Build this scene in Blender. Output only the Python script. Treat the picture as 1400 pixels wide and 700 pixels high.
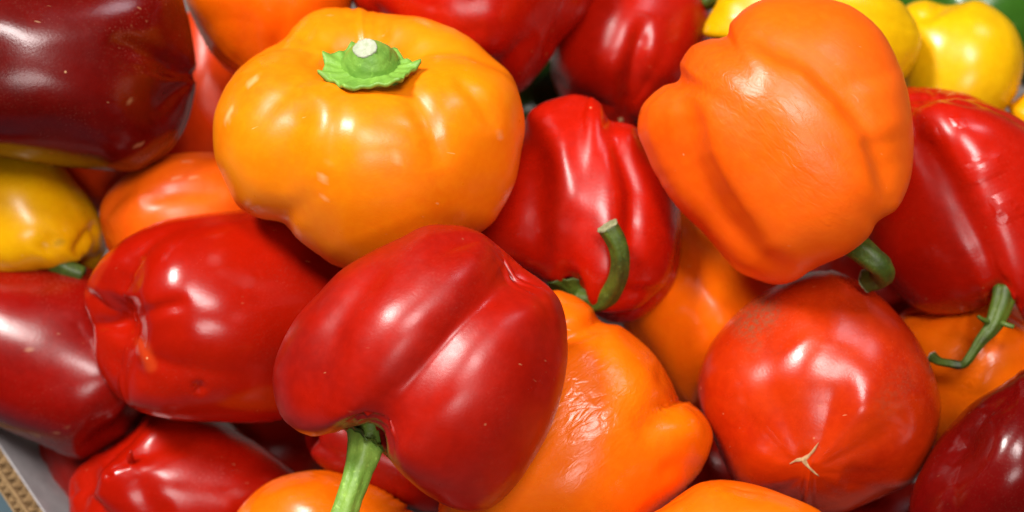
import bpy, math, random
import numpy as np
from mathutils import Matrix, Vector

# ------------------------------------------------------------------ clear
for o in list(bpy.data.objects):
    bpy.data.objects.remove(o, do_unlink=True)
scene = bpy.context.scene
col = scene.collection

# ------------------------------------------------------------------ camera
W0, H0 = 1400.0, 700.0          # pixel grid in which the layout was measured
LENS = 60.0
F = W0 * LENS / 36.0            # focal length in those pixels
S0 = 0.00024                    # metres per pixel at the middle of the heap
D0 = F * S0                     # camera distance to the middle of the heap
PITCH = math.radians(58)        # camera looks down at the box
CENTRE = Vector((0, 0, 0.20))
cam_d = bpy.data.cameras.new("camera")
cam = bpy.data.objects.new("camera", cam_d)
col.objects.link(cam)
cam_d.lens = LENS
cam_d.sensor_width = 36.0
cam_d.clip_start = 0.02
cam_d.clip_end = 50.0
ROT = Matrix.Rotation(math.pi / 2 - PITCH, 3, 'X')
cam.matrix_world = Matrix.Translation(CENTRE + ROT @ Vector((0, 0, D0))) @ ROT.to_4x4()
cam_d.dof.use_dof = True
cam_d.dof.focus_distance = D0 - 0.045
cam_d.dof.aperture_fstop = 8.0
scene.camera = cam
R3 = np.array(ROT)

def cam2world(v):
    """point in camera axes (metres, origin at the heap's middle) -> world"""
    return CENTRE + ROT @ Vector(v)

# ------------------------------------------------------------------ world, lamps, exposure
world = bpy.data.worlds.new("World")
scene.world = world
world.use_nodes = True
bg = world.node_tree.nodes["Background"]
bg.inputs[0].default_value = (1.0, 0.86, 0.74, 1)
bg.inputs[1].default_value = 0.04

def ceiling_or_fill_lamp(name, direction, dist, sx, sy, power, colour, spin=0.0):
    d = bpy.data.lights.new(name, 'AREA')
    d.shape = 'RECTANGLE'
    d.size, d.size_y = sx, sy
    d.energy = power
    d.color = colour
    o = bpy.data.objects.new(name, d)
    col.objects.link(o)
    v = ROT @ Vector(direction).normalized()
    o.location = CENTRE + v * dist
    q = v.to_track_quat('Z', 'Y')
    o.rotation_euler = (q.to_matrix() @ Matrix.Rotation(spin, 3, 'Z')).to_euler()
    return o

ceiling_or_fill_lamp("ceiling_or_fill_lamp", (-0.45, 0.62, 0.64), 1.7, 0.46, 0.32, 41, (1.0, 0.95, 0.90), 0.4)
ceiling_or_fill_lamp("ceiling_or_fill_lamp", (0.10, 0.34, 0.94), 1.9, 0.28, 0.72, 26, (1.0, 0.93, 0.90), 0.35)
ceiling_or_fill_lamp("ceiling_or_fill_lamp", (0.46, 0.76, 0.46), 1.9, 0.22, 0.60, 6, (0.95, 0.90, 1.0), -0.3)
ceiling_or_fill_lamp("ceiling_or_fill_lamp", (0.16, -0.26, 0.95), 2.2, 0.62, 0.42, 12, (1.0, 0.93, 0.90), 0.5)  # fill lamp added behind the camera, brightens undersides and gives lower highlights
scene.view_settings.view_transform = 'Standard'
scene.view_settings.look = 'None'
scene.view_settings.gamma = 1.0
scene.view_settings.exposure = -0.1
scene.view_settings.use_curve_mapping = False
scene.render.engine = 'CYCLES'
scene.cycles.max_bounces = 8

# ------------------------------------------------------------------ materials
class NT:
    def __init__(s, name):
        s.m = bpy.data.materials.new(name)
        s.m.use_nodes = True
        s.t = s.m.node_tree
        s.b = s.t.nodes["Principled BSDF"]
        s.tc = s.t.nodes.new("ShaderNodeTexCoord")
    def n(s, typ, **kw):
        nd = s.t.nodes.new(typ)
        for k, v in kw.items():
            setattr(nd, k, v)
        return nd
    def l(s, a, b):
        s.t.links.new(a, b)
    def noise(s, scale, detail=3, rough=0.55, vec=None, dist=0.0):
        nd = s.n("ShaderNodeTexNoise")
        nd.inputs["Scale"].default_value = scale
        nd.inputs["Detail"].default_value = detail
        nd.inputs["Roughness"].default_value = rough
        nd.inputs["Distortion"].default_value = dist
        s.l(vec if vec else s.tc.outputs["Object"], nd.inputs["Vector"])
        return nd.outputs["Fac"]
    def ramp(s, fac, a, b, lo=0.0, hi=1.0):
        nd = s.n("ShaderNodeMapRange")
        nd.inputs["From Min"].default_value = a
        nd.inputs["From Max"].default_value = b
        nd.inputs["To Min"].default_value = lo
        nd.inputs["To Max"].default_value = hi
        s.l(fac, nd.inputs["Value"])
        return nd.outputs["Result"]
    def math(s, op, a, b):
        nd = s.n("ShaderNodeMath", operation=op)
        for i, v in enumerate((a, b)):
            if isinstance(v, (int, float)):
                nd.inputs[i].default_value = v
            else:
                s.l(v, nd.inputs[i])
        return nd.outputs[0]
    def mix(s, fac, a, b):
        nd = s.n("ShaderNodeMix", data_type='RGBA')
        if isinstance(fac, (int, float)):
            nd.inputs[0].default_value = fac
        else:
            s.l(fac, nd.inputs[0])
        for i, v in ((6, a), (7, b)):
            if isinstance(v, tuple):
                nd.inputs[i].default_value = (*v, 1)
            else:
                s.l(v, nd.inputs[i])
        return nd.outputs[2]
    def attr(s, name):
        nd = s.n("ShaderNodeAttribute", attribute_name=name)
        return nd.outputs["Fac"]
    def bump(s, h, strength, dist, prev=None):
        nd = s.n("ShaderNodeBump")
        nd.inputs["Strength"].default_value = strength
        nd.inputs["Distance"].default_value = dist
        s.l(h, nd.inputs["Height"])
        if prev:
            s.l(prev, nd.inputs["Normal"])
        return nd.outputs["Normal"]

def pepper_mat(name, base, alt, rough=0.30, spot=(0.75, 0.45, 0.2), spots=0.6, seed=0.0,
               tintcol=None, grain=(1, -1), coat=0.0, dust=0.25, sss=0.0):
    """waxy pepper skin: base colour, slow drift to alt, pores, pale specks, fine scuffs"""
    s = NT(name)
    mp = s.n("ShaderNodeMapping")
    mp.inputs["Location"].default_value = (seed, seed * 0.7, -seed)
    s.l(s.tc.outputs["Object"], mp.inputs["Vector"])
    v = mp.outputs[0]
    big = s.noise(22, 3, 0.55, v, 0.6)
    c = s.mix(s.ramp(big, 0.38, 0.68), base, alt)
    mott = s.noise(320, 3, 0.6, v)
    c2 = s.mix(s.math('MULTIPLY', s.ramp(mott, 0.4, 0.75), 0.22), c, tuple(min(1, x * 1.5 + 0.002) for x in base))
    # ripeness / bruise patches brushed onto the skin
    c2 = s.mix(s.attr("tint"), c2, tintcol or tuple(x * 0.4 for x in base))
    # dirt dust near scars
    dn = s.noise(700, 2, 0.7, v)
    c2 = s.mix(s.math('MULTIPLY', s.attr("dirt"), s.ramp(dn, 0.40, 0.62, 0.15, 0.9)), c2, (0.16, 0.09, 0.04))
    # pale specks
    vo = s.n("ShaderNodeTexVoronoi")
    vo.inputs["Scale"].default_value = 150
    s.l(v, vo.inputs["Vector"])
    sp = s.ramp(vo.outputs["Distance"], 0.035, 0.075, 1, 0)
    sel = s.n("ShaderNodeSeparateColor")
    s.l(vo.outputs["Color"], sel.inputs[0])
    sp = s.math('MULTIPLY', sp, s.ramp(sel.outputs[0], 1 - 0.25 * spots, 1 - 0.25 * spots + 0.05))
    sp = s.math('MULTIPLY', sp, s.ramp(s.noise(45, 1, 0.5, v), 0.45, 0.6))
    # short scuffs
    mp2 = s.n("ShaderNodeMapping")
    mp2.inputs["Scale"].default_value = (150, 1100, 400)
    mp2.inputs["Rotation"].default_value = (0.3 + seed, 0.5, 0.9 + seed)
    s.l(v, mp2.inputs["Vector"])
    sc = s.noise(1.0, 1, 0.5, mp2.outputs[0])
    sc = s.math('MULTIPLY', s.ramp(sc, 0.765, 0.80), s.ramp(s.noise(38, 1, 0.5, v), 0.5, 0.62))
    mk = s.math('MAXIMUM', sp, s.math('MULTIPLY', sc, 0.7))
    mk = s.math('MAXIMUM', mk, s.attr("mark"))
    c2 = s.mix(s.math('MULTIPLY', mk, 0.75), c2, spot)
    # thin bloom of dust
    du = s.math('MULTIPLY', s.ramp(s.noise(1300, 2, 0.7, v), 0.55, 0.72), s.ramp(s.noise(30, 2, 0.5, v), 0.4, 0.75, 0, dust))
    c2 = s.mix(s.math('MULTIPLY', du, 0.25), c2, (0.60, 0.30, 0.18))
    s.l(c2, s.b.inputs["Base Color"])
    r = s.ramp(s.noise(60, 4, 0.6, v), 0.3, 0.7, rough * 0.75, rough * 1.25)
    r = s.math('ADD', r, s.math('MULTIPLY', du, 0.25))
    s.l(s.math('ADD', r, s.math('MULTIPLY', mk, 0.25)), s.b.inputs["Roughness"])
    # relief
    nb = s.bump(s.noise(55, 2, 0.5, v), 0.14, 0.0006)
    nb = s.bump(s.noise(1100, 2, 0.6, v), 0.10, 0.0003, nb)
    # wrinkles where the skin has dried
    gd = ROT @ Vector((grain[0], grain[1], 0)).normalized()
    dt = s.n("ShaderNodeVectorMath", operation='DOT_PRODUCT')
    s.l(v, dt.inputs[0]); dt.inputs[1].default_value = gd
    scl = s.n("ShaderNodeVectorMath", operation='SCALE')
    scl.inputs[0].default_value = gd * 0.62
    s.l(dt.outputs["Value"], scl.inputs["Scale"])
    sub = s.n("ShaderNodeVectorMath", operation='SUBTRACT')
    s.l(v, sub.inputs[0]); s.l(scl.outputs[0], sub.inputs[1])
    wn = s.noise(420, 2, 0.45, sub.outputs[0], 0.9)
    wr = s.math('MULTIPLY', s.ramp(wn, 0.3, 0.7), s.attr("wrinkle"))
    nb = s.bump(wr, 0.5, 0.0006, nb)
    # pits
    pv = s.n("ShaderNodeTexVoronoi")
    pv.inputs["Scale"].default_value = 170
    s.l(v, pv.inputs["Vector"])
    pit = s.math('MULTIPLY', s.ramp(pv.outputs["Distance"], 0.15, 0.45), s.attr("pit"))
    nb = s.bump(pit, 0.5, 0.0012, nb)
    s.l(nb, s.b.inputs["Normal"])
    b = s.b
    b.inputs["IOR"].default_value = 1.46
    b.inputs["Coat Weight"].default_value = coat
    b.inputs["Coat Roughness"].default_value = 0.13
    b.inputs["Subsurface Weight"].default_value = sss
    b.inputs["Subsurface Radius"].default_value = (1.0, 0.35, 0.1)
    b.inputs["Subsurface Scale"].default_value = 0.004
    b.inputs["Specular IOR Level"].default_value = 0.5
    return s.m

def stem_mat(name, base, dark, seed=0.0):
    s = NT(name)
    mp = s.n("ShaderNodeMapping")
    mp.inputs["Location"].default_value = (seed, seed, seed)
    s.l(s.tc.outputs["Object"], mp.inputs["Vector"])
    v = mp.outputs[0]
    c = s.mix(s.ramp(s.noise(110, 4, 0.6, v, 0.5), 0.38, 0.68), base, dark)
    c = s.mix(s.ramp(s.noise(600, 2, 0.6, v), 0.6, 0.75, 0, 0.4), c, tuple(min(1, x * 1.8 + .03) for x in base))
    c = s.mix(s.attr("tint"), c, (0.025, 0.022, 0.012))
    s.l(c, s.b.inputs["Base Color"])
    s.b.inputs["Roughness"].default_value = 0.48
    s.l(s.bump(s.noise(380, 4, 0.65, v), 0.40, 0.0009), s.b.inputs["Normal"])
    return s.m

def plain_mat(name, base, alt, scale=300, rough=0.8, bump=0.3, dist=0.0006):
    s = NT(name)
    c = s.mix(s.ramp(s.noise(scale, 4, 0.65), 0.35, 0.7), base, alt)
    s.l(c, s.b.inputs["Base Color"])
    s.b.inputs["Roughness"].default_value = rough
    s.l(s.bump(s.noise(scale * 2, 3, 0.6), bump, dist), s.b.inputs["Normal"])
    return s.m

# ------------------------------------------------------------------ mesh helpers
def mesh_obj(name, verts, faces, mat, parent=None, origin=None, smooth=True, attrs=None):
    me = bpy.data.meshes.new(name)
    verts = np.asarray(verts, dtype=np.float64)
    if origin is not None:
        verts = verts - np.array(origin)
    me.from_pydata(verts.tolist(), [], faces)
    if smooth:
        me.polygons.foreach_set("use_smooth", [True] * len(me.polygons))
    for k, a in (attrs or {}).items():
        at = me.attributes.new(k, 'FLOAT', 'POINT')
        at.data.foreach_set("value", np.asarray(a, dtype=np.float32))
    me.materials.append(mat)
    me.update()
    o = bpy.data.objects.new(name, me)
    col.objects.link(o)
    if parent is not None:
        o.parent = parent
    elif origin is not None:
        o.location = origin
    return o

def px_to_cam(px, z):
    """pixel columns + height above the heap's middle plane (pixels, towards camera) -> camera axes, metres"""
    px = np.asarray(px, dtype=float)
    z = np.asarray(z, dtype=float)
    s = (D0 - z * S0) / F
    x = (px[..., 0] - W0 / 2) * s
    y = (H0 / 2 - px[..., 1]) * s
    return np.stack([x, y, z * S0 + 0 * x], axis=-1)

def to_world(c):
    return c @ R3.T + np.array(CENTRE)

def smooth_closed(poly, it=3):
    p = np.array(poly, dtype=float)
    n = len(p)
    out = []
    for i in range(n):                       # Catmull-Rom
        p0, p1, p2, p3 = p[i - 1], p[i], p[(i + 1) % n], p[(i + 2) % n]
        for k in range(8):
            t = k / 8
            out.append(0.5 * ((2 * p1) + (p2 - p0) * t + (2 * p0 - 5 * p1 + 4 * p2 - p3) * t * t + (3 * p1 - p0 - 3 * p2 + p3) * t ** 3))
    return np.array(out)

def catmull(pts, n):
    p = np.array(pts, dtype=float)
    p = np.vstack([2 * p[0] - p[1], p, 2 * p[-1] - p[-2]])
    m = len(p) - 3
    out = []
    for i in np.linspace(0, m - 1e-6, n):
        k = int(i); t = i - k
        p0, p1, p2, p3 = p[k:k + 4]
        out.append(0.5 * ((2 * p1) + (p2 - p0) * t + (2 * p0 - 5 * p1 + 4 * p2 - p3) * t * t + (3 * p1 - p0 - 3 * p2 + p3) * t ** 3))
    return np.array(out)

def polyline_dist(P, line):
    line = np.array(line, dtype=float)
    if len(line) == 1:
        return np.hypot(P[:, 0] - line[0, 0], P[:, 1] - line[0, 1]), np.zeros(len(P))
    best = np.full(len(P), 1e9)
    arc = np.zeros(len(P))
    polyline_dist.side = np.ones(len(P))
    seg = np.hypot(*(line[1:] - line[:-1]).T)
    tot = seg.sum(); acc = 0
    for a, b, sl in zip(line[:-1], line[1:], seg):
        d = b - a
        t = np.clip(((P - a) @ d) / (d @ d), 0, 1)
        q = a + t[:, None] * d
        dist = np.hypot(*(P - q).T)
        m = dist < best
        best[m] = dist[m]
        polyline_dist.side[m] = np.sign(d[0] * (P[m] - a)[:, 1] - d[1] * (P[m] - a)[:, 0])
        arc[m] = (acc + t[m] * sl) / tot
        acc += sl
    return best, arc

def vnormals(V, nu, nv):
    G = V.reshape(nu, nv, 3)
    du = np.gradient(G, axis=0)
    dv = (np.roll(G, -1, 1) - np.roll(G, 1, 1)) / 2
    n = np.cross(du, dv)
    n /= np.linalg.norm(n, axis=2, keepdims=True) + 1e-12
    return n.reshape(-1, 3)

PROFILE = {   # (radius, height): stem cavity, shoulder, side, blossom end
    'blocky': [(0, .70), (.13, .72), (.27, .88), (.48, 1.0), (.74, .95), (.94, .70), (1.0, .30), (.97, -.15), (.90, -.55), (.78, -.84), (.55, -1.0), (.30, -.96), (.12, -.87), (0, -.84)],
    'squat': [(0, .62), (.14, .64), (.28, .86), (.48, 1.0), (.74, .93), (.93, .65), (1.0, .25), (.98, -.15), (.90, -.52), (.74, -.82), (.50, -.98), (.28, -.95), (.12, -.86), (0, -.82)],
    'long': [(0, .80), (.14, .81), (.30, .93), (.50, 1.0), (.76, .92), (.94, .66), (1.0, .28), (.98, -.15), (.92, -.52), (.80, -.82), (.56, -1.0), (.32, -.99), (.12, -.90), (0, -.87)],
    'ball': [(0, .97), (.15, .965), (.32, .92), (.55, .80), (.78, .60), (.94, .33), (1.0, .05), (.97, -.25), (.87, -.53), (.72, -.74), (.52, -.88), (.30, -.96), (.12, -.985), (0, -.99)],
    'round': [(0, .80), (.14, .81), (.30, .93), (.52, 1.0), (.78, .86), (.95, .55), (1.0, .15), (.97, -.20), (.88, -.50), (.73, -.73), (.52, -.88), (.30, -.96), (.12, -.985), (0, -.99)],
}

def pepper(outline, z, stem, mat, label, prof='blocky', aspect=1.0, lobes=4, phase=0.0, groove=0.10, seed=0,
           brushes=(), paint=(), thick=1.0, res=(120, 144), centre=None, lean=0.5, single=True, rough_shape=0.02, notch=2.6):
    rng = np.random.RandomState(seed * 7 + 3)
    poly = smooth_closed(outline)
    if centre is None:
        centre = (poly.min(0) + poly.max(0)) / 2
    c = np.array(centre, dtype=float)
    nu, nv = res
    pr = catmull(PROFILE[prof], nu)
    pr[0, 0] = pr[-1, 0] = 0.002
    pr[:, 0] = np.maximum(pr[:, 0], 0.002)
    rr, hh = pr[:, 0:1], pr[:, 1:2]
    phi = np.linspace(0, 2 * np.pi, nv, endpoint=False)[None, :]
    # lobes separated by grooves, each its own width, girth and length
    ga = phase + 2 * np.pi * np.arange(lobes) / lobes + rng.uniform(-.16, .16, lobes) * (3.0 / lobes)
    ga = np.sort(np.mod(ga, 2 * np.pi))
    lo_amp = 1 + rng.uniform(-.06, .06, lobes)
    lo_len = 1 + rng.uniform(-.09, .05, lobes)
    q = np.zeros(nv); amp = np.zeros(nv); ln = np.zeros(nv)
    for j, p in enumerate(phi[0]):
        k = int(np.searchsorted(ga, p)) - 1
        a = ga[k]; b = ga[(k + 1) % lobes]
        w = (b - a) % (2 * np.pi)
        t = ((p - a) % (2 * np.pi)) / w
        q[j] = 1 - abs(2 * t - 1)
        wl = 0.5 - 0.5 * math.cos(math.pi * min(1, q[j] * 1.6))
        amp[j] = 1 + (lo_amp[k] - 1) * wl
        ln[j] = 1 + (lo_len[k] - 1) * wl
    qs = np.sqrt(q ** 2 + 0.0064)
    lob = 1 - np.clip(qs, 0, 1)
    lob = lob ** 2.2
    endf = np.clip((np.abs(hh) - 0.1) / 0.8, 0, 1) ** 1.5        # grooves deepen towards both ends
    gstr = groove * (0.55 + 0.95 * endf)
    rad = rr * amp[None, :] * (1 - gstr * lob[None, :])
    lnr = 1 + (ln[None, :] - 1) * np.clip((rr - .08) / .45, 0, 1)
    hgt = hh * lnr * (1 - groove * 1.1 * lob[None, :] * np.clip((rr - 0.12) / 0.3, 0, 1) * endf)
    X = rad * np.cos(phi); Y = rad * np.sin(phi); Z = hgt * aspect * np.ones_like(phi)
    V = np.stack([X, Y, Z], -1).reshape(-1, 3)
    # slow irregularities
    dirs = rng.normal(size=(7, 3)) * 2.4
    ph = rng.uniform(0, 6.28, 7)
    nz = np.sin(V @ dirs.T + ph).sum(1) / 7
    V *= (1 + rough_shape * 2.2 * nz)[:, None]
    # orient: local z -> stem direction in camera axes
    a = np.array(stem, dtype=float); a /= np.linalg.norm(a)
    t = np.array([0, 0, 1.0]) if abs(a[2]) < .9 else np.array([0, 1.0, 0])
    e1 = t - a * (t @ a); e1 /= np.linalg.norm(e1)
    e2 = np.cross(a, e1)
    B = np.stack([e1, e2, a], 0)
    V = V @ B
    # scale to the outline's area
    area = 0.5 * abs(np.sum(poly[:, 0] * np.roll(poly[:, 1], -1) - poly[:, 1] * np.roll(poly[:, 0], -1)))
    def radial(P, nb=240):
        th = np.mod(np.arctan2(P[:, 1], P[:, 0]), 2 * np.pi)
        r = np.hypot(P[:, 0], P[:, 1])
        out = np.zeros(nb)
        np.maximum.at(out, np.minimum((th / (2 * np.pi) * nb).astype(int), nb - 1), r)
        bad = out == 0
        if bad.any():
            out[bad] = np.interp(np.where(bad)[0], np.where(~bad)[0], out[~bad])
        k = np.array([.25, .5, .25])
        out = np.convolve(np.r_[out[-1], out, out[0]], k, 'valid')
        return out
    r0 = radial(V)
    V *= math.sqrt(area / (0.5 * (r0 ** 2).sum() * 2 * np.pi / 240))
    V[:, 2] *= thick
    # let the outline follow the one measured: widen or narrow by direction, leaving depth alone
    nb = 240
    C = np.array([c[0] - W0 / 2, H0 / 2 - c[1]])
    pl = np.stack([poly[:, 0] - c[0], -(poly[:, 1] - c[1])], 1)
    tht = (np.arange(nb) + .5) / nb * 2 * np.pi
    tgt = np.zeros(nb)
    A_, B_ = pl, np.roll(pl, -1, 0)
    for i, th in enumerate(tht):
        d = np.array([math.cos(th), math.sin(th)])
        e = B_ - A_
        den = d[0] * e[:, 1] - d[1] * e[:, 0]
        den = np.where(np.abs(den) < 1e-9, 1e-9, den)
        tt = (A_[:, 0] * e[:, 1] - A_[:, 1] * e[:, 0]) / den
        uu = (A_[:, 0] * d[1] - A_[:, 1] * d[0]) / den
        ok = (uu >= 0) & (uu <= 1) & (tt > 0)
        tgt[i] = tt[ok].max() if ok.any() else 1.0
    def proj(V):
        s = F / (F - V[:, 2])
        return np.stack([(C[0] + V[:, 0]) * s - C[0], (C[1] + V[:, 1]) * s - C[1]], 1)
    def fit(V, n, full=True):
        for it in range(n):
            P = proj(V)
            ratio = tgt / radial(P, nb)
            mean = ratio.mean()
            ker = np.exp(-np.linspace(-2.2, 2.2, 21) ** 2); ker /= ker.sum()
            low = np.convolve(np.r_[ratio[-10:], ratio, ratio[:10]], ker, 'valid')
            th = np.mod(np.arctan2(P[:, 1], P[:, 0]), 2 * np.pi) / (2 * np.pi) * nb - .5
            i0 = np.floor(th).astype(int); fr = th - i0
            rt = ratio[i0 % nb] * (1 - fr) + ratio[(i0 + 1) % nb] * fr
            tg = tgt[i0 % nb] * (1 - fr) + tgt[(i0 + 1) % nb] * fr
            lw = low[i0 % nb] * (1 - fr) + low[(i0 + 1) % nb] * fr
            w = np.clip(np.hypot(P[:, 0], P[:, 1]) / tg * rt, 0, 1)
            V[:, :2] *= (mean + (lw - mean) * w ** 1.6 + (rt - lw) * w ** notch)[:, None]
        return V
    V = fit(V, 5)
    # dents, creases and swellings pressed into the skin that faces us
    attrs = {k: np.zeros(len(V)) for k in ("tint", "wrinkle", "dirt", "pit", "mark")}
    for br in brushes:
        line, wid, dep = br[:3]
        kind = br[3] if len(br) > 3 else 'g'
        N = vnormals(V, nu, nv)
        if (N * V).sum() < 0:
            N = -N
        P = proj(V)
        IP = np.stack([P[:, 0] + c[0], c[1] - P[:, 1]], 1)
        d, arc = polyline_dist(IP, line)
        fade = np.clip(np.minimum(arc, 1 - arc) / 0.22, 0, 1) ** 0.7 if len(line) > 1 and kind != 'o' else 1.0
        if kind in ('l', 'r'):               # one lobe folds over its neighbour: a step on one side only
            sd = d * polyline_dist.side * (1 if kind == 'r' else -1)
            k = 1 / (1 + np.exp(-np.clip(sd / wid * 2.5, -30, 30))) * np.exp(-(np.maximum(sd, 0) / br[4]) ** 2)
        else:
            k = np.exp(-(d / wid) ** 2)
        if kind in ('l', 'r'):
            V[:, 2] -= dep * 1.2 * k * fade * np.clip(N[:, 2] * .8 + 1, 0, 1)
        else:
            V -= N * (dep * k * fade * np.clip(N[:, 2] * 2 + .3, 0, 1))[:, None]
    if brushes:
        V = fit(V, 2)
    P = proj(V)
    IP = np.stack([P[:, 0] + c[0], c[1] - P[:, 1]], 1)
    N = vnormals(V, nu, nv)
    if (N * V).sum() < 0:
        N = -N
    for (att, line, wid, val) in paint:
        d, arc = polyline_dist(IP, line)
        attrs[att] = np.maximum(attrs[att], val * np.exp(-(d / wid) ** (1.6 if att == 'wrinkle' else 4)) * (N[:, 2] > -.1))
    # to world
    sc = (D0 - z * S0) / F
    base = px_to_cam(c, z)
    Wd = to_world(V * sc + base)
    org = to_world(base[None])[0]
    idx = np.arange(nu * nv).reshape(nu, nv)
    nx = np.roll(idx, -1, 1)
    f = np.stack([idx[:-1], idx[1:], nx[1:], nx[:-1]], -1).reshape(-1, 4)
    f = f[:, ::-1]
    flip = (vnormals(V, nu, nv) * V).sum() < 0
    if not flip:
        f = f[:, ::-1]
    faces = f.tolist()
    caps = [idx[0].tolist(), idx[-1].tolist()]
    if single:
        o = mesh_obj("bell_pepper", Wd, faces + [caps[0], caps[1][::-1]], mat, None, org, True, attrs)
        root = o
    else:
        root = bpy.data.objects.new("bell_pepper", None)
        root.empty_display_size = 0.02
        col.objects.link(root)
        root.location = org
        mesh_obj("body", Wd, faces + [caps[0], caps[1][::-1]], mat, root, org, True, attrs)
    root["label"] = label
    root["category"] = "bell pepper"
    root["group"] = "bell peppers heaped in the box"
    # frame for the parts: pixel-scaled axes of this pepper
    root_info = dict(root=root, org=org, c=c, z=z, V=V, IP=IP, N=N, sc=sc, B=B, base=base)
    return root_info

def tube(name, pts, radii, mat, info, parent, ribs=5, ribamp=0.10, cut=None, seed=0, tint=None, squash=1.0, n=40, m=30, cutmat=None):
    """stem: ribbed tapering tube through (px, py, z above the heap plane) points"""
    rng = np.random.RandomState(seed + 11)
    pts = np.array(pts, dtype=float)
    P = catmull(pts, n)
    Rr = np.interp(np.linspace(0, 1, n), np.linspace(0, 1, len(radii)), radii)
    Cc = px_to_cam(P[:, :2], P[:, 2])
    T = np.gradient(Cc, axis=0); T /= np.linalg.norm(T, axis=1, keepdims=True)
    u = np.cross(T[0], [0.3, 0.2, 1.0]); u /= np.linalg.norm(u)
    V = []; tn = []
    for i in range(n):
        u = u - T[i] * (u @ T[i]); u /= np.linalg.norm(u)
        w = np.cross(T[i], u)
        for j in range(m):
            a = 2 * math.pi * j / m
            r = Rr[i] * S0 * (1 + ribamp * abs(math.cos(ribs * a / 2 + i * 0.02)) - ribamp / 2 + 0.03 * math.sin(i * .7 + j) * rng.rand())
            V.append(Cc[i] + r * (u * math.cos(a) + w * math.sin(a) * squash))
            tv = 0.0
            if tint:
                for (t0, wd, v) in tint:
                    tv = max(tv, v * math.exp(-((i / (n - 1) - t0) / wd) ** 2) * (0.6 + .4 * math.sin(3 * a)))
            tn.append(tv)
    V = np.array(V)
    faces = []
    for i in range(n - 1):
        for j in range(m):
            faces.append((i * m + j, i * m + (j + 1) % m, (i + 1) * m + (j + 1) % m, (i + 1) * m + j))
    faces.append(list(range(m))[::-1])
    faces.append([(n - 1) * m + j for j in range(m)])
    o = mesh_obj(name, to_world(V), faces, mat, parent, info['org'], True, {"tint": np.array(tn)})
    if cutmat is not None:
        # pale, slightly dished and ragged cut face on the end
        ring = V[-m:]; ce = ring.mean(0)
        vv = []; ff = []
        K = [(1.03, -.10), (1.05, .04), (.97, .12), (.80, .12), (.55, .10), (.25, .10)]
        for (k, h) in K:
            for j in range(m):
                jit = 1 + 0.025 * rng.randn() * (k > .7)
                vv.append(ce + (ring[j] - ce) * k * jit + T[-1] * Rr[-1] * S0 * (h + 0.05 * rng.randn()))
        vv.append(ce + T[-1] * Rr[-1] * S0 * 0.12)
        for i in range(len(K) - 1):
            for j in range(m):
                ff.append((i * m + j, i * m + (j + 1) % m, (i + 1) * m + (j + 1) % m, (i + 1) * m + j))
        for j in range(m):
            ff.append(((len(K) - 1) * m + j, (len(K) - 1) * m + (j + 1) % m, len(K) * m))
        mesh_obj("cut_end", to_world(np.array(vv)), ff, cutmat, o, info['org'], True, {"tint": np.zeros(len(vv))})
    return o

def calyx(info, parent, mat, centre, z, normal, radius, points=6, seed=0, dish=0.25, stretch=(1, 1), thickness=5, rise=0.35, n=14, inner=0.0, frill=0.03):
    """green collar under the stem: a wavy, pointed disc lying on the pepper"""
    rng = np.random.RandomState(seed + 5)
    a = np.array(normal, dtype=float); a /= np.linalg.norm(a)
    t = np.array([1.0, 0, 0]); e1 = t - a * (t @ a); e1 /= np.linalg.norm(e1); e2 = np.cross(a, e1)
    m = 96
    cb = px_to_cam(np.array(centre, dtype=float), z)
    tips = np.sort((np.arange(points) + rng.uniform(-.22, .22, points)) / points * 2 * np.pi)
    tl = 1 + rng.uniform(-.15, .18, points)
    V = []; fc = []
    for side in (1, -1):
        for i in range(n + 1):
            f = i / n
            for j in range(m):
                p = 2 * math.pi * j / m
                dd = np.abs((p - tips + np.pi) % (2 * np.pi) - np.pi)
                k = int(dd.argmin())
                star = 0.84 + 0.26 * tl[k] * math.exp(-(dd[k] / 0.26)) 
                r = radius * (inner + (1 - inner) * f) * (1 + (star - 1) * f ** 2)
                h = radius * (rise * math.exp(-(f / .35) ** 2) + dish * f ** 2 * (1 + .5 * math.sin(p * 2 + seed)) + frill * math.sin(p * 17 + 5 * f + rng.rand() * .5) * f * f + 0.10 * (math.exp(-(dd[k] / .12) ** 2)) * f ** 3)
                h -= 0 if side > 0 else thickness * (1 - .6 * f)
                V.append(cb + S0 * (e1 * r * math.cos(p) * stretch[0] + e2 * r * math.sin(p) * stretch[1] + a * h))
    o = (n + 1) * m
    for sd in (0, 1):
        for i in range(n):
            for j in range(m):
                q = [sd * o + i * m + j, sd * o + (i + 1) * m + j, sd * o + (i + 1) * m + (j + 1) % m, sd * o + i * m + (j + 1) % m]
                fc.append(q if sd == 0 else q[::-1])
    for j in range(m):
        fc.append([n * m + j, o + n * m + j, o + n * m + (j + 1) % m, n * m + (j + 1) % m])
    return mesh_obj("calyx", to_world(np.array(V)), fc, mat, parent, info['org'], True, {"tint": np.zeros(len(V))})

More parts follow.
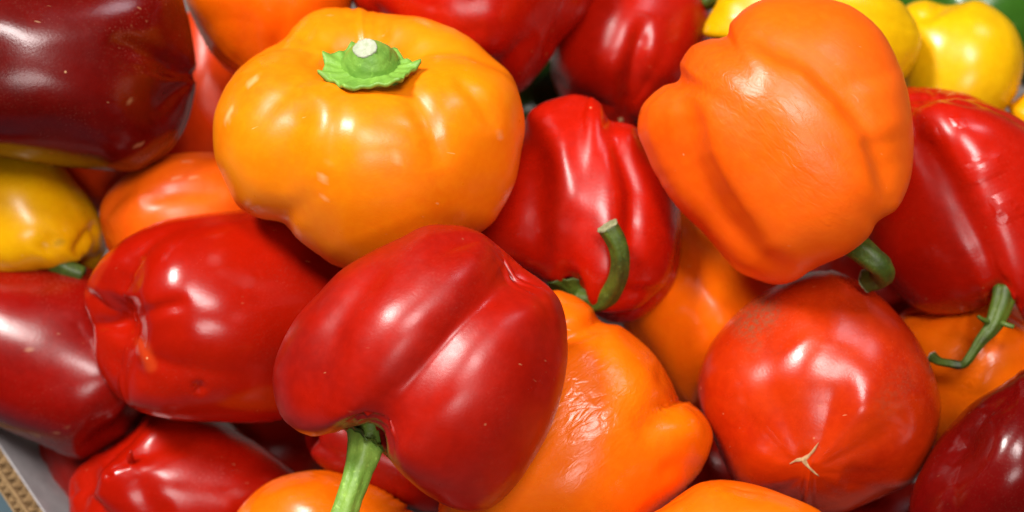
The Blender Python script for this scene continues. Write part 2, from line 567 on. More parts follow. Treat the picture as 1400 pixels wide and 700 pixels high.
# ------------------------------------------------------------------ colours
RED = pepper_mat("red_skin", (0.36, 0.006, 0.0005), (0.26, 0.0035, 0.0005), 0.34, seed=1.3)
RED2 = pepper_mat("bright_red_skin", (0.43, 0.007, 0.0005), (0.34, 0.005, 0.0005), 0.27, seed=4.1)
RED3 = pepper_mat("scarred_red_skin", (0.33, 0.005, 0.0005), (0.38, 0.008, 0.0005), 0.21, seed=8.3, tintcol=(0.60, 0.06, 0.01))
DARK = pepper_mat("dark_red_skin", (0.11, 0.0014, 0.0005), (0.065, 0.001, 0.0005), 0.22, seed=2.2, spots=1.0, dust=0.6)
MAROON = pepper_mat("maroon_skin", (0.23, 0.0025, 0.0007), (0.16, 0.0018, 0.0007), 0.24, seed=3.7, spots=0.9, dust=0.5)
MAROON2 = pepper_mat("deep_red_skin", (0.13, 0.0015, 0.001), (0.09, 0.001, 0.001), 0.20, seed=15.7, spots=0.4, dust=0.2)
VERM = pepper_mat("vermilion_skin", (0.50, 0.033, 0.001), (0.40, 0.014, 0.001), 0.25, seed=5.9, dust=0.4, spots=0.8)
VERM2 = pepper_mat("orange_red_skin", (0.70, 0.05, 0.001), (0.62, 0.03, 0.001), 0.38, seed=6.4)  # the peppers' own orange red
ORANGE = pepper_mat("orange_skin", (0.90, 0.130, 0.002), (0.87, 0.105, 0.0015), 0.38, seed=7.7, spot=(0.95, 0.6, 0.3), dust=0.1, spots=.3)
AMBER = pepper_mat("amber_skin", (0.90, 0.235, 0.001), (0.88, 0.180, 0.001), 0.32, seed=9.4, spot=(0.98, 0.7, 0.35), dust=0.08, spots=.4)
TANGER = pepper_mat("tangerine_skin", (0.88, 0.15, 0.001), (0.86, 0.12, 0.001), 0.27, grain=(1, .8), seed=10.5, spot=(0.95, 0.6, 0.3), dust=0.08, spots=.3)
YELLOW = pepper_mat("yellow_skin", (0.73, 0.42, 0.001), (0.71, 0.38, 0.001), 0.28, seed=11.6, spot=(0.95, 0.8, 0.4), dust=0.05, spots=.2)
YELLOW2 = pepper_mat("golden_skin", (0.78, 0.39, 0.001), (0.75, 0.33, 0.001), 0.26, seed=12.7, spot=(0.95, 0.8, 0.4), dust=0.05, spots=.2, tintcol=(0.25, 0.17, 0.01))
GREENP = pepper_mat("green_skin", (0.03, 0.11, 0.008), (0.02, 0.08, 0.006), 0.27, seed=13.7, spots=.1, dust=0.05)
STEM_L = stem_mat("fresh_stem", (0.20, 0.40, 0.05), (0.13, 0.30, 0.035), 1.0)
STEM_M = stem_mat("mid_green_stem", (0.25, 0.42, 0.06), (0.15, 0.30, 0.035), 2.0)
STEM_D = stem_mat("dark_green_stem", (0.075, 0.13, 0.010), (0.026, 0.05, 0.006), 3.0)
CUT = plain_mat("cut_stem", (0.46, 0.48, 0.38), (0.32, 0.38, 0.22), 500, 0.8)
CUT2 = plain_mat("dry_cut_stem", (0.34, 0.34, 0.19), (0.16, 0.19, 0.07), 700, 0.85)
CORK = plain_mat("dry_scar", (0.55, 0.38, 0.18), (0.28, 0.15, 0.06), 600, 0.85)
CARD = plain_mat("kraft_cardboard", (0.28, 0.175, 0.075), (0.18, 0.11, 0.045), 350, 0.9)
LINER = plain_mat("white_liner", (0.31, 0.295, 0.30), (0.25, 0.24, 0.245), 150, 0.7, 0.15)
BOXIN = plain_mat("grey_paper", (0.16, 0.14, 0.13), (0.12, 0.11, 0.10), 200, 0.85, 0.2)
TABLE = plain_mat("teal_table_top", (0.012, 0.05, 0.075), (0.02, 0.07, 0.095), 200, 0.6, 0.2)

# ------------------------------------------------------------------ table, cardboard box
UP = np.array([0.0, math.cos(PITCH), math.sin(PITCH)])      # world up in camera axes
FLOOR_Z = CENTRE.z - 0.205
def slab(name, quad_bottom, thick, mat, parent=None, origin=(0, 0, 0)):
    q = np.array(quad_bottom, dtype=float)
    n = np.cross(q[1] - q[0], q[3] - q[0]); n /= np.linalg.norm(n)
    V = np.vstack([q, q + n * thick])
    Fc = [(3, 2, 1, 0), (4, 5, 6, 7)] + [(k, (k + 1) % 4, 4 + (k + 1) % 4, 4 + k) for k in range(4)]
    return mesh_obj(name, V, Fc, mat, parent, origin, False)
tb = slab("table_top", [(-1.2, -0.9, FLOOR_Z - .03), (1.2, -0.9, FLOOR_Z - .03), (1.2, 1.1, FLOOR_Z - .03), (-1.2, 1.1, FLOOR_Z - .03)], .02, TABLE)
tb["kind"] = "structure"
# rim of the near-left wall as seen: two points on its top inner edge, both at one height
RIM_H = 0.120
def rim_point(px, py, height):
    """where the sight line of a measured pixel meets a world height"""
    dirc = np.array([(px - W0 / 2) / F, (H0 / 2 - py) / F, -1.0])
    dw = R3 @ dirc
    o = np.array(cam.matrix_world.translation)
    return o + dw * ((height - o[2]) / dw[2])
RA = rim_point(0, 608, RIM_H); RB = rim_point(62, 700, RIM_H)
ax = (RB - RA); ax[2] = 0; ax /= np.linalg.norm(ax)          # along the wall
inn = np.array([-ax[1], ax[0], 0])                            # into the box
if inn @ (np.array(CENTRE) - RA) < 0: inn = -inn
BOX = bpy.data.objects.new("cardboard_box", None)
col.objects.link(BOX)
BOX.empty_display_size = .05
BO = RA + ax * .15 + inn * .2; BO[2] = FLOOR_Z
BOX.location = BO
BOX["label"] = "cardboard box with a white inside and corrugated raw rim at lower left"
BOX["category"] = "box"
FLOORZ = FLOOR_Z
L0, L1, DEEP = -0.30, 0.50, 0.62
def bx(a, b, z): return RA * [1, 1, 0] + ax * a + inn * b + np.array([0, 0, z])
slab("box_floor", [bx(L0, 0.05, FLOORZ), bx(L1, 0.05, FLOORZ), bx(L1, DEEP, FLOORZ), bx(L0, DEEP, FLOORZ)], -.004 if np.cross(ax, inn)[2] < 0 else .004, BOXIN, BOX, BO)
def sheet(name, a0, a1, top, bot, t0, t1, mat, lean):
    """upright sheet between inward offsets t0..t1 (metres), leaning outwards towards its top"""
    V = []
    for (z, ln) in ((bot, 0.0), (top, 1.0)):
        off = (z - RIM_H) * lean
        for (a, t) in ((a0, t0), (a1, t0), (a1, t1), (a0, t1)):
            V.append(bx(a, t - off, z))
    Fc = [(0, 1, 2, 3), (7, 6, 5, 4)] + [(k, 4 + k, 4 + (k + 1) % 4, (k + 1) % 4) for k in range(4)]
    return mesh_obj(name, V, Fc, mat, BOX, BO, False)
def fluting(a0, a1, top, bot, t0, t1, lean, pitch=.0066):
    """wavy middle layer of corrugated board; open flutes show along the raw rim"""
    V = []; Fc = []
    n = int((a1 - a0) / pitch * 12)
    th = .0003
    for k in range(n + 1):
        a = a0 + (a1 - a0) * k / n
        w = .5 + .5 * math.sin(2 * math.pi * (a - a0) / pitch + .5 * math.sin(a * 90))
        t = t0 + (t1 - t0) * (.06 + .88 * w)
        for (z, dz) in ((top, 0), (bot, 0)):
            for s_ in (-th, th):
                V.append(bx(a, t + s_ - (z - RIM_H) * lean, z - (.0006 * math.sin(a * 700) if z == top else 0)))
    for k in range(n):
        b = k * 4; c = b + 4
        Fc += [(b, c, c + 2, b + 2), (b + 3, c + 3, c + 1, b + 1), (b, b + 1, c + 1, c)]
    return mesh_obj("fluting", V, Fc, CARD, BOX, BO, True)
LEAN = 0.53
DIP = .034                      # the wall is creased: its top leans out, the rest drops straight
sheet("white_liner", L0, L1, RIM_H, RIM_H - DIP, -.0006, 0.0, LINER, LEAN)
fluting(L0, L1, RIM_H - .0004, RIM_H - DIP, -.0046, -.0007, LEAN, .0037)
sheet("brown_liner", L0, L1, RIM_H + .0002, RIM_H - DIP, -.0052, -.0047, CARD, LEAN)
sheet("brown_liner", L0, L1, RIM_H - .003, RIM_H - DIP, -.0072, -.0067, CARD, LEAN)
fluting(L0, L1, RIM_H - .0035, RIM_H - DIP, -.0098, -.0073, LEAN, .0036)
sheet("brown_liner", L0, L1, RIM_H - .003, RIM_H - DIP, -.0104, -.0099, CARD, LEAN)
sheet("box_wall", L0, L1, RIM_H - DIP - .0005, FLOOR_Z, DIP * LEAN - .0104, DIP * LEAN - .0004, LINER, 0.0)
# the other three walls, out of the picture
zt = RIM_H
def wall(p, q, r):
    return slab("box_wall", [p, q, q + [0, 0, zt - FLOORZ], p + [0, 0, zt - FLOORZ]], r, CARD, BOX, BO)
wall(bx(L0, DEEP, FLOORZ), bx(L1, DEEP, FLOORZ), .006)
wall(bx(L0, 0.07, FLOORZ), bx(L0, DEEP - .008, FLOORZ), .006)
wall(bx(L1, 0.07, FLOORZ), bx(L1, DEEP - .008, FLOORZ), .006)

# ------------------------------------------------------------------ peppers
PEP = {}
PEP[1] = pepper([(446,11),(422,19),(403,35),(387,54),(357,71),(330,90),(308,119),(294,152),(291,184),(294,217),(305,244),(322,277),(340,293),(360,301),(387,305),(406,326),(433,347),(463,365),(520,374),(590,358),(661,315),(685,288),(704,250),(712,212),(718,174),(712,136),(699,103),(671,76),(639,49),(606,33),(574,23),(530,19),(503,15),(476,11)],
    0, (0.0, .84, .54), AMBER, "big amber orange pepper with a short green stem stump facing up", 'squat', .66, 5, 0.5, .075, 1, single=False,
    centre=(505, 192),
    brushes=[([(420,125),(395,180),(385,240),(380,300)], 26, 10), ([(560,118),(585,170),(600,230)], 14, 5), ([(470,125),(462,180),(455,230)], 14, 4),
             ([(620,100),(650,130),(680,180)], 10, 5), ([(500,95)], 52, 14), ([(405,45),(440,75)], 18, 7), ([(520,25),(520,60)], 12, 4)],
    paint=[("mark", [(441,240),(443,246)], 2.2, .5), ("mark", [(445,215),(447,222)], 2.2, .4), ("mark", [(440,268),(446,272)], 2, .35), ("mark", [(310,165),(316,150)], 2.5, .6), ("mark", [(340,115),(352,105)], 2.5, .5), ("mark", [(678,178),(684,186)], 2, .5), ("mark", [(540,210),(544,220)], 3, .3)])
PEP[2] = pepper([(255,15),(262,45),(268,85),(266,102),(268,118),(262,150),(250,182),(230,210),(200,230),(175,238),(140,234),(90,229),(45,223),(0,215),(-80,205),(-180,170),(-220,60),(-180,-50),(-60,-80),(80,-75),(190,-55),(240,-20)],
    -115, (-1, .1, .12), DARK, "large dark maroon pepper lying sideways in the upper left corner", 'round', 1.3, 3, 2.2, .06, 2,
    brushes=[([(268,100),(240,92),(205,75),(150,50)], 14, 9), ([(268,103),(240,125),(215,150)], 10, 4)],
    paint=[("mark", [(176,136),(180,140)], 3, .25), ("mark", [(180,203),(196,196)], 1.5, .35)])
PEP[3] = pepper([(228,-90),(250,-10),(270,40),(290,75),(315,100),(360,125),(420,115),(465,65),(483,0),(490,-90),(450,-190),(350,-220),(260,-180)],
    -240, (0, 1, -.3), TANGER, "smooth orange pepper at the top edge behind the amber pepper", 'round', 1.0, 3, .3, .06, 3)
PEP[4] = pepper([(50,235),(110,180),(200,130),(262,105),(290,140),(310,180),(310,230),(270,270),(200,300),(130,290)],
    -400, (.2, -1, -.3), VERM2, "deep orange red pepper in the shaded gap below the dark maroon one", 'round', 1.0, 3, 1.3, .06, 4, res=(70, 90))
PEP[5] = pepper([(-90,260),(-60,215),(0,200),(62,205),(102,246),(122,270),(136,295),(145,322),(142,350),(115,378),(50,385),(-30,375),(-80,330)],
    -245, (.55, -.75, .1), YELLOW2, "golden yellow pepper at the left edge under the dark maroon pepper", 'round', .95, 4, .6, .04, 5, single=False,
    brushes=[([(140,300),(118,325),(102,350)], 8, 8), ([(60,350),(80,320)], 16, 5)], paint=[("tint", [(78,333),(84,331)], 5, .5), ("mark", [(62,335)], 3, .3)])
PEP[6] = pepper([(136,290),(145,265),(170,240),(200,222),(235,211),(280,208),(330,215),(370,250),(380,300),(350,350),(280,380),(200,378),(155,352),(141,322)],
    -215, (.9, .2, -.4), ORANGE, "reddish orange pepper wedged between the golden and the amber peppers", 'round', 1.1, 4, .9, .03, 6,
    brushes=[([(310,262),(250,262),(190,272)], 12, 4)], paint=[("mark", [(236,244),(250,243)], 1.5, .5), ("mark", [(258,243),(272,243)], 1.5, .5), ("mark", [(248,221),(262,221)], 1.2, .4)])
PEP[7] = pepper([(-120,380),(-60,352),(0,347),(53,351),(127,366),(180,400),(215,460),(222,520),(203,568),(185,589),(158,607),(121,627),(95,626),(53,607),(0,584),(-80,540),(-130,470)],
    -225, (-1, .35, -.15), MAROON, "long dark red pepper at the left edge above the cardboard wall", 'long', 1.35, 3, 1.2, .06, 7,
    paint=[("mark", [(45,593),(52,597)], 1.6, .5), ("mark", [(78,593),(82,595)], 1.5, .4), ("mark", [(88,585),(92,586)], 1.5, .35), ("mark", [(36,477),(40,477)], 1.5, .35)])
PEP[8] = pepper([(115,415),(119,388),(132,362),(151,341),(180,320),(220,302),(270,293),(330,287),(390,283),(450,305),(495,375),(500,430),(465,500),(435,555),(370,577),(296,577),(243,575),(196,565),(164,547),(143,520),(130,489),(127,448)],
    -100, (.80, .05, -.55), RED3, "red pepper below the amber one, its dimpled blossom end facing left", 'blocky', 1.0, 4, .45, .09, 8, thick=.85,
    brushes=[([(183,436),(160,444),(122,446)], 11, 8), ([(185,434)], 20, 3), ([(255,413),(222,420),(190,432)], 9, 6), ([(185,430),(180,395),(190,350)], 14, 5), ([(265,535),(278,526)], 7, 6), ([(200,485)], 14, -4), ([(150,460)], 24, -5)],
    paint=[("tint", [(194,470),(206,500)], 9, .55), ("tint", [(120,400),(150,345)], 6, .25)])
PEP[9] = pepper([(94,672),(100,647),(122,626),(153,610),(180,590),(207,562),(254,558),(300,570),(342,598),(385,628),(415,660),(410,710),(360,760),(250,780),(150,765),(102,722)],
    -190, (.85, -.1, -.45), RED3, "shiny red pepper in front of the cardboard wall with a pale ring scar", 'blocky', 1.15, 3, .7, .12, 9, single=False, thick=.8,
    brushes=[([(178,628),(215,610),(270,588)], 18, 8), ([(178,628)], 16, 4), ([(147,650)], 13, -4), ([(147,650)], 5, 5), ([(180,640),(200,690),(230,720)], 20, 5)])
PEP[10] = pepper([(607,307),(578,310),(544,326),(498,349),(464,371),(436,400),(407,431),(384,471),(373,511),(377,551),(393,580),(424,597),(459,592),(490,584),(514,588),(522,610),(538,637),(567,665),(601,688),(636,700),(670,695),(704,665),(738,614),(761,563),(775,500),(775,448),(767,414),(750,391),(716,366),(693,346),(664,322),(636,310)],
    190, (-.50, -.80, -.12), RED, "large red pepper lowest in the middle with a straight green stem pointing down", 'round', 1.05, 4, .55, .04, 10, single=False, thick=.82, centre=(578, 500),
    brushes=[([(730,352),(670,405),(620,455),(570,515),(535,555),(505,600)], 36, 20, 'o'), ([(690,388),(620,455),(550,537)], 10, 3), ([(665,540)], 75, -10), ([(540,440)], 65, -10),
             ([(545,335),(500,385),(462,440),(435,510),(410,585)], 20, 8), ([(515,590)], 30, 10)])
PEP[11] = pepper([(735,405),(760,397),(785,403),(808,419),(824,440),(849,446),(877,467),(899,490),(918,522),(929,546),(945,551),(963,567),(974,590),(972,613),(959,643),(936,670),(905,695),(850,740),(740,770),(620,760),(600,680),(660,540),(705,440)],
    -10, (-.65, -.65, .10), TANGER, "wrinkled orange pepper with a blunt nub, right of the large red pepper", 'round', 1.05, 4, .2, .04, 11, centre=(800, 590),
    brushes=[([(745,480),(780,455),(826,439)], 12, 15), ([(929,546),(905,570),(870,600)], 20, 9), ([(965,640),(930,640),(900,650)], 14, 6), ([(945,590)], 25, -6)],
    paint=[("wrinkle", [(780,590),(800,540),(830,550)], 58, .6)])
PEP[12] = pepper([(788,129),(758,135),(736,144),(719,160),(706,200),(670,250),(640,318),(655,356),(706,370),(745,388),(780,405),(824,437),(857,441),(883,430),(909,407),(926,374),(931,328),(928,282),(915,240),(890,200),(870,174),(850,167),(834,163),(818,138)],
    -130, (-.10, -.95, .12), RED2, "red pepper in the centre with a curved green stem against its skin", 'blocky', 1.15, 4, .25, .13, 12, single=False, centre=(805, 290),
    brushes=[([(836,160),(850,205),(868,260),(866,310),(862,350)], 15, 12), ([(720,170),(735,240),(735,310),(745,380)], 20, 9), ([(775,405),(800,398)], 22, 12), ([(768,165),(778,230),(785,300)], 18, -5), ([(870,172),(900,230)], 14, 3), ([(930,400),(870,402),(820,395)], 10, 7)])
PEP[13] = pepper([(478,-10),(500,30),(540,80),(600,120),(660,138),(711,127),(737,101),(756,76),(766,58),(795,26),(808,0),(835,-90),(800,-200),(660,-250),(520,-210),(460,-100)],
    -250, (.2, .9, -.3), RED2, "smooth red pepper at the top edge behind the amber pepper", 'blocky', 1.0, 3, .9, .08, 13,
    brushes=[([(790,-20),(765,40),(752,80)], 10, 6), ([(640,-10),(650,60)], 30, 4)])
PEP[14] = pepper([(753,88),(756,112),(770,142),(800,172),(847,190),(890,180),(930,140),(960,90),(972,30),(960,-20),(920,-60),(850,-70),(790,-40),(762,20)],
    -370, (.08, .78, -.60), RED2, "red pepper at the top centre with its grooved blossom end facing down", 'round', 1.05, 3, .52, .07, 14, single=False,
    brushes=[([(850,172),(857,130),(868,80),(885,20)], 14, 9), ([(849,168)], 16, 5), ([(828,82)], 24, -5), ([(906,98)], 24, -5)])
PEP[15] = pepper([(991,49),(999,30),(1020,10),(1048,-2),(1090,-6),(1134,-1),(1168,11),(1203,40),(1226,80),(1240,120),(1248,166),(1249,211),(1243,251),(1226,286),(1200,304),(1186,326),(1157,348),(1117,366),(1088,384),(1060,389),(1031,381),(1003,366),(963,320),(923,280),(894,234),(874,188),(873,160),(883,137),(906,117),(928,108),(930,86),(946,63),(969,53)],
    60, (.70, -.70, -.06), ORANGE, "big wrinkled three-lobed orange pepper tilted at the upper right", 'round', 1.1, 4, .0, .03, 15, single=False, centre=(1072, 192),
    brushes=[([(928,100),(942,130),(951,170),(956,211),(974,250),(1003,300),(1048,341),(1105,366)], 11, 27, 'r', 230), ([(935,110),(951,170),(956,211),(974,250),(1003,300),(1048,341)], 20, 10),
             ([(985,46),(1010,52),(1048,66),(1105,92),(1148,137),(1176,183),(1193,228),(1203,268),(1203,310)], 12, 24, 'l', 230), ([(1010,52),(1048,66),(1105,92),(1148,137),(1176,183)], 16, 5),
             ([(1050,190)], 95, -6), ([(1195,110),(1215,190)], 40, -7)],
    paint=[("wrinkle", [(965,90),(1030,150),(1090,210)], 62, .36), ("wrinkle", [(1140,90),(1180,150)], 32, .2), ("wrinkle", [(1090,240),(1130,280)], 50, .25)])
PEP[16] = pepper([(963,35),(965,50),(990,62),(1050,95),(1150,135),(1210,126),(1238,106),(1255,77),(1259,48),(1246,19),(1222,-5),(1150,-40),(1060,-45),(1000,-30),(977,8)],
    -270, (-.95, .05, -.2), YELLOW, "yellow pepper peeking out on both sides behind the tilted orange pepper", 'round', 1.2, 4, .2, .03, 16,
    brushes=[([(990,0),(1000,30)], 12, -3)], paint=[])
PEP[17] = pepper([(1226,40),(1238,9),(1266,0),(1297,7),(1334,0),(1358,10),(1384,32),(1398,61),(1400,90),(1391,125),(1375,150),(1340,190),(1280,185),(1235,155),(1220,95)],
    -360, (-.3, -.9, -.2), YELLOW, "bright yellow pepper at the upper right beside the green one", 'round', 1.0, 4, .8, .02, 17,
    brushes=[([(1245,24),(1270,18),(1298,6)], 9, 9)])
PEP[18] = pepper([(1379,150),(1390,136),(1412,122),(1450,115),(1490,150),(1480,210),(1430,228),(1395,192)],
    -330, (.6, .7, -.2), YELLOW2, "small bit of golden pepper at the right edge below the yellow one", 'round', 1.0, 4, .8, .08, 18, res=(60, 72))
PEP[19] = pepper([(1212,128),(1240,119),(1280,120),(1320,127),(1350,140),(1400,165),(1440,200),(1465,270),(1460,350),(1432,420),(1402,436),(1386,414),(1366,408),(1346,419),(1325,427),(1287,431),(1260,426),(1236,410),(1212,384),(1188,345),(1178,300),(1183,230),(1195,160)],
    -160, (.38, -.90, -.15), RED2, "pitted red pepper at the right edge with a thin bent green stem", 'blocky', 1.05, 4, .6, .10, 19, single=False, centre=(1318, 280),
    brushes=[([(1230,140),(1262,190),(1300,250),(1340,330),(1372,410)], 20, 10), ([(1215,150),(1240,135),(1290,133),(1350,148)], 5, 4), ([(1370,410)], 20, 9)],
    paint=[("pit", [(1268,180),(1274,188)], 10, .9), ("pit", [(1330,240),(1360,225)], 14, .9), ("pit", [(1375,285),(1395,275)], 18, 1.0), ("pit", [(1310,165)], 8, .6), ("tint", [(1250,360),(1300,410)], 20, .18)])
PEP[20] = pepper([(1140,371),(1110,372),(1075,384),(1040,402),(1005,430),(975,465),(957,505),(954,535),(961,565),(974,595),(988,630),(1010,670),(1050,698),(1100,706),(1150,702),(1180,691),(1210,678),(1240,665),(1260,645),(1275,615),(1285,575),(1286,545),(1275,505),(1255,465),(1230,432),(1200,402),(1170,382)],
    -60, (.20, .55, -.78), VERM, "round vermilion pepper with a tan star-shaped blossom scar facing us", 'ball', .95, 4, .3, .03, 20, single=False, thick=.95,
    brushes=[([(1140,470),(1130,560),(1106,630)], 34, 3), ([(1212,688),(1190,668),(1150,650)], 20, 5), ([(1100,628)], 10, 3), ([(1050,420),(1090,470)], 25, 3), ([(1180,560)], 20, -3)],
    paint=[("dirt", [(1025,440),(1045,425)], 26, .7), ("dirt", [(1235,520),(1215,550)], 20, .22), ("dirt", [(1030,470)], 14, .35)])
PEP[21] = pepper([(1222,445),(1255,415),(1320,400),(1385,415),(1430,470),(1435,540),(1390,605),(1310,625),(1255,595),(1230,520)],
    -205, (.1, -.9, -.4), TANGER, "orange pepper at the right under the thin bent stem", 'round', 1.0, 4, .4, .06, 21,
    paint=[("wrinkle", [(1330,500),(1320,530)], 28, .8)])
PEP[22] = pepper([(1242,702),(1247,670),(1260,640),(1280,605),(1305,575),(1330,550),(1370,525),(1410,500),(1470,490),(1520,540),(1530,640),(1490,740),(1400,790),(1310,780),(1257,748)],
    40, (.7, -.3, -.5), MAROON2, "dark red pepper in the lower right corner", 'blocky', 1.1, 3, .9, .08, 22)
PEP[23] = pepper([(885,708),(910,690),(948,664),(970,657),(995,656),(1030,662),(1070,675),(1125,701),(1160,750),(1120,820),(1000,840),(900,800),(870,745)],
    130, (.4, -.8, -.2), TANGER, "orange pepper at the bottom edge below the round vermilion one", 'round', 1.0, 4, .3, .05, 23)
PEP[24] = pepper([(322,705),(345,675),(375,655),(410,645),(445,643),(482,652),(520,668),(547,686),(570,708),(580,740),(540,800),(440,820),(350,790),(320,740)],
    -70, (.4, -.8, .1), TANGER, "orange pepper at the bottom edge behind the straight green stem", 'round', 1.0, 4, .9, .05, 24,
    paint=[("wrinkle", [(440,690),(460,690)], 18, .6)])
PEP[25] = pepper([(895,300),(935,275),(1000,320),(1090,390),(1060,450),(1000,520),(960,560),(925,550),(880,490),(850,440),(860,370)],
    -250, (-.3, .9, -.2), TANGER, "shaded orange red pepper between the central red and vermilion peppers", 'ball', 1.2, 4, .3, .06, 25)
PEP[26] = pepper([(418,590),(424,620),(440,638),(470,655),(520,680),(580,700),(620,690),(600,620),(530,560),(450,555)],
    -130, (.9, -.4, -.2), RED, "red pepper mostly hidden beneath the straight green stem", 'blocky', 1.2, 4, .3, .08, 26, res=(70, 90))
PEP[27] = pepper([(290,585),(330,560),(400,560),(450,590),(460,640),(420,690),(350,690),(300,640)],
    -330, (.9, .4, -.2), RED, "red pepper deep in the shade left of the straight green stem", 'round', 1.0, 4, .3, .06, 27, res=(60, 72))
PEP[28] = pepper([(58,600),(62,640),(80,672),(110,700),(170,700),(220,660),(200,600),(120,570)],
    -310, (.9, .4, -.2), RED, "dark shaded red pepper low behind the cardboard wall", 'round', 1.0, 4, .3, .06, 28, res=(60, 72))
PEP[29] = pepper([(930,640),(950,590),(1000,590),(1050,640),(1050,700),(980,730),(935,700)],
    -260, (.9, .4, -.2), RED, "dark red sliver between the orange nub and the vermilion pepper", 'round', 1.0, 4, .3, .06, 29, res=(60, 72))
PEP[30] = pepper([(1130,700),(1170,670),(1230,650),(1280,690),(1290,760),(1220,800),(1150,780)],
    -190, (.9, .4, -.2), RED, "red pepper under the vermilion one near the bottom edge", 'round', 1.0, 4, .3, .06, 30, res=(60, 72))
PEP[31] = pepper([(1110,360),(1150,310),(1220,310),(1260,370),(1260,440),(1200,470),(1130,450)],
    -350, (.9, .4, -.2), RED, "shaded red pepper behind the thick curled stem", 'round', 1.0, 4, .3, .06, 31, res=(60, 72))
PEP[32] = pepper([(1220,0),(1290,-60),(1400,-70),(1470,-20),(1480,60),(1420,120),(1330,90),(1250,50)],
    -520, (.9, .4, -.2), GREENP, "dark green pepper in the upper right corner", 'blocky', 1.0, 4, .3, .08, 32, res=(70, 90))
PEP[33] = pepper([(255,20),(300,20),(340,90),(340,190),(300,240),(262,200),(245,110)],
    -430, (.2, .9, -.2), VERM2, "dark orange red sliver between the maroon and the amber peppers", 'round', 1.2, 4, .3, .05, 33, res=(60, 72))

PEP[34] = pepper([(640,150),(680,90),(750,80),(800,120),(800,200),(740,240),(660,220)],  # added filler pepper, stands in for the black shade in this gap
    -640, (.9, .4, -.2), GREENP, "added dark green filler pepper blackening the gap beside the amber pepper", 'blocky', 1.0, 4, .3, .08, 34, res=(60, 72))

# heap goes on unseen past the lower and right edges; peppers added for reflections
def blob(x, y, rx, ry, n=12, seed=0):
    r = random.Random(seed)
    return [(x + rx * math.cos(2 * math.pi * k / n) * (1 + r.uniform(-.06, .06)), y + ry * math.sin(2 * math.pi * k / n) * (1 + r.uniform(-.06, .06))) for k in range(n)]
for k, (x, y, rx, ry, z, st_, m_, lb) in enumerate((
        (215, 905, 150, 120, -130, (.9, -.2, -.3), RED, "unseen red pepper past the bottom edge, below the ring-scarred red one"),
        (560, 925, 160, 130, 20, (.2, -.9, .1), RED2, "unseen red pepper past the bottom edge, below the straight green stem"),
        (815, 880, 140, 125, 10, (-.5, -.7, .2), AMBER, "unseen amber pepper past the bottom edge, left of the lowest orange one"),
        (1250, 900, 165, 135, 90, (.6, -.6, .2), RED, "unseen red pepper past the bottom edge, below the vermilion one"),
        (1010, 1020, 170, 130, 110, (.1, -.9, .3), VERM, "unseen vermilion pepper past the bottom edge, below the lowest orange one"),
        (1600, 420, 150, 165, -150, (.8, .3, -.2), ORANGE, "unseen orange pepper past the right edge beside the pitted red one"),
        (1640, 760, 160, 150, 0, (.7, -.4, -.2), RED2, "unseen red pepper past the lower right corner"))):
    PEP[40 + k] = pepper(blob(x, y, rx, ry, seed=k), z, st_, m_, lb, 'blocky', 1.0, 4, .3 + k, .09, 40 + k, res=(60, 72))

# ------------------------------------------------------------------ stems, collars, scars
i = PEP[1]
calyx(i, i['root'], STEM_L, (505, 97), 138, (0.0, .80, .60), 57, 7, 3, .12, (1.10, .88), 14, .22, frill=.03)
tube("stem", [(506, 102, 112), (505, 90, 130), (502, 77, 146), (499, 66, 158)], [41, 39, 29, 15], STEM_L, i, i['root'], 5, .05, seed=1, cutmat=CUT)
i = PEP[10]
calyx(i, i['root'], STEM_D, (492, 598), 165, (-.5, -.75, .2), 52, 5, 4, -.05, (1, 1), 5, .2)
tube("stem", [(508, 580, 165), (500, 610, 180), (490, 645, 195), (478, 680, 205), (466, 715, 210)], [34, 22, 17, 15.5, 16.5], STEM_M, i, i['root'], 5, .18, seed=2, cutmat=CUT)
i = PEP[12]
calyx(i, i['root'], STEM_D, (792, 402), -60, (-.1, -.75, .55), 46, 5, 6, -.05, (1.1, .8), 5, .2)
tube("stem", [(795, 408, -60), (820, 410, -40), (838, 395, -10), (848, 365, 20), (845, 335, 35), (831, 309, 42)], [20, 16, 13, 12.5, 13, 14], STEM_D, i, i['root'], 5, .16, seed=3, cutmat=CUT2, tint=[(.55, .05, .35), (.97, .03, .5)])
i = PEP[15]
tube("stem", [(1150, 318, 40), (1170, 336, 60), (1192, 354, 72), (1206, 366, 66), (1205, 378, 40), (1185, 384, 20)], [24, 18, 16, 15, 15, 15], STEM_D, i, i['root'], 5, .12, seed=4, cutmat=CUT2)
i = PEP[19]
st = tube("stem", [(1374, 395, -60), (1368, 420, -50), (1356, 447, -40), (1339, 468, -40), (1323, 492, -42), (1314, 499, -46), (1300, 497, -50), (1284, 494, -60), (1274, 488, -70)], [16, 14.5, 10, 6.5, 5.8, 5.8, 5.5, 7.5], STEM_D, i, i['root'], 5, .2, seed=5, cutmat=CUT, tint=[(.66, .05, .9), (.35, .03, .5)], n=60)
for (pts, rad) in (([(1350, 440, -35), (1342, 436, -25), (1337, 432, -22)], [4, 3, 2]), ([(1366, 440, -38), (1376, 444, -28), (1386, 447, -26)], [4, 3.5, 3])):
    tube("sepal", pts, rad, STEM_D, i, st, 3, .2, seed=6, n=10, m=10)
i = PEP[5]
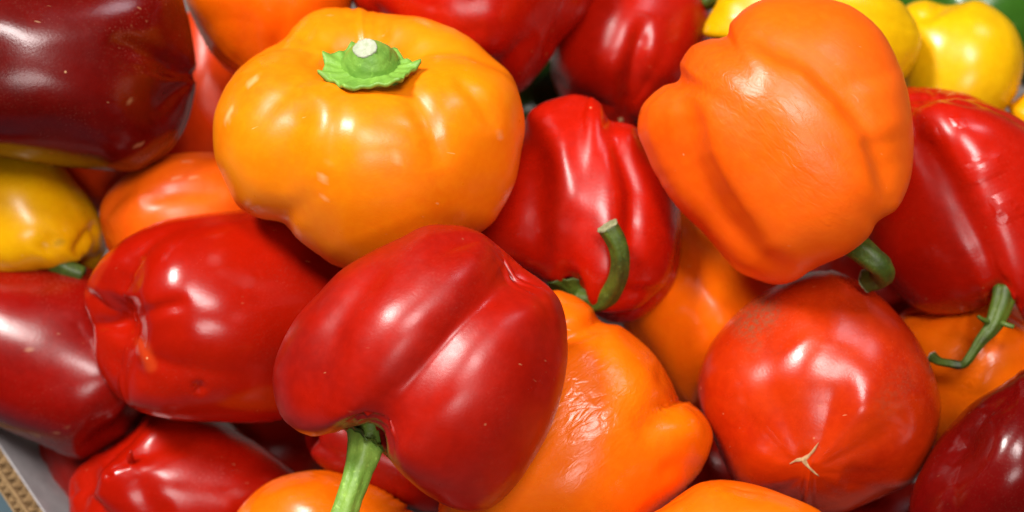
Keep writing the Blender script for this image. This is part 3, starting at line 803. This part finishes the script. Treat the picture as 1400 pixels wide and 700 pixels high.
tube("stem", [(76, 360, -195), (96, 369, -185), (114, 376, -185)], [18, 13, 12], STEM_D, i, i['root'], 5, .1, seed=7, n=16)
i = PEP[14]
tube("stem", [(935, -40, -390), (958, -14, -340), (974, 4, -320)], [18, 15, 14], STEM_D, i, i['root'], 5, .1, seed=8, n=16)

def surface_z(info, p):
    d = np.hypot(info['IP'][:, 0] - p[0], info['IP'][:, 1] - p[1]) + 1e3 * (info['N'][:, 2] < 0)
    k = np.argsort(d)[:4]
    return info['z'] + info['V'][k, 2].mean() * info['sc'] / S0

i = PEP[14]
zz = surface_z(i, (848, 164))
tube("blossom_scar", [(848, 164, zz - 3), (849, 164, zz + 3)], [4, 3], CORK, i, i['root'], 3, .2, seed=9, n=6, m=12)
i = PEP[20]                      # star-shaped cork where the flower dropped off
def star(info, c, arms, w, mat):
    V = []; F_ = []
    n = 14
    for (ex, ey) in arms:
        b = len(V)
        dx, dy = ex - c[0], ey - c[1]
        L = math.hypot(dx, dy); nx_, ny_ = -dy / L, dx / L
        for k in range(n + 1):
            t = k / n
            ww = w * (1 - t) ** 0.8 * (1 + .25 * math.sin(9 * t + ex)) + .25
            bx, by = c[0] + dx * t + nx_ * 1.5 * math.sin(4 * t), c[1] + dy * t + ny_ * 1.5 * math.sin(4 * t)
            for s_, hgt in ((-1, -.6), (-.5, .9), (0, -.2), (.5, .9), (1, -.6)):
                p = (bx + nx_ * ww * s_, by + ny_ * ww * s_)
                V.append(px_to_cam(np.array(p), surface_z(info, (bx, by)) + hgt + .6))
        for k in range(n):
            for j in range(4):
                F_.append((b + k * 5 + j, b + k * 5 + j + 1, b + (k + 1) * 5 + j + 1, b + (k + 1) * 5 + j))
    return mesh_obj("blossom_scar", to_world(np.array(V)), F_, mat, info['root'], info['org'], True)
star(i, (1099, 628), [(1120, 606), (1079, 633), (1119, 652)], 3.0, CORK)
i = PEP[9]
zz = surface_z(i, (178, 628))
tube("blossom_tip", [(180, 634, zz - 2), (178, 626, zz + 10), (179, 616, zz + 16)], [6, 4.5, 2], RED3, i, i['root'], 3, .1, seed=10, n=12, m=14)
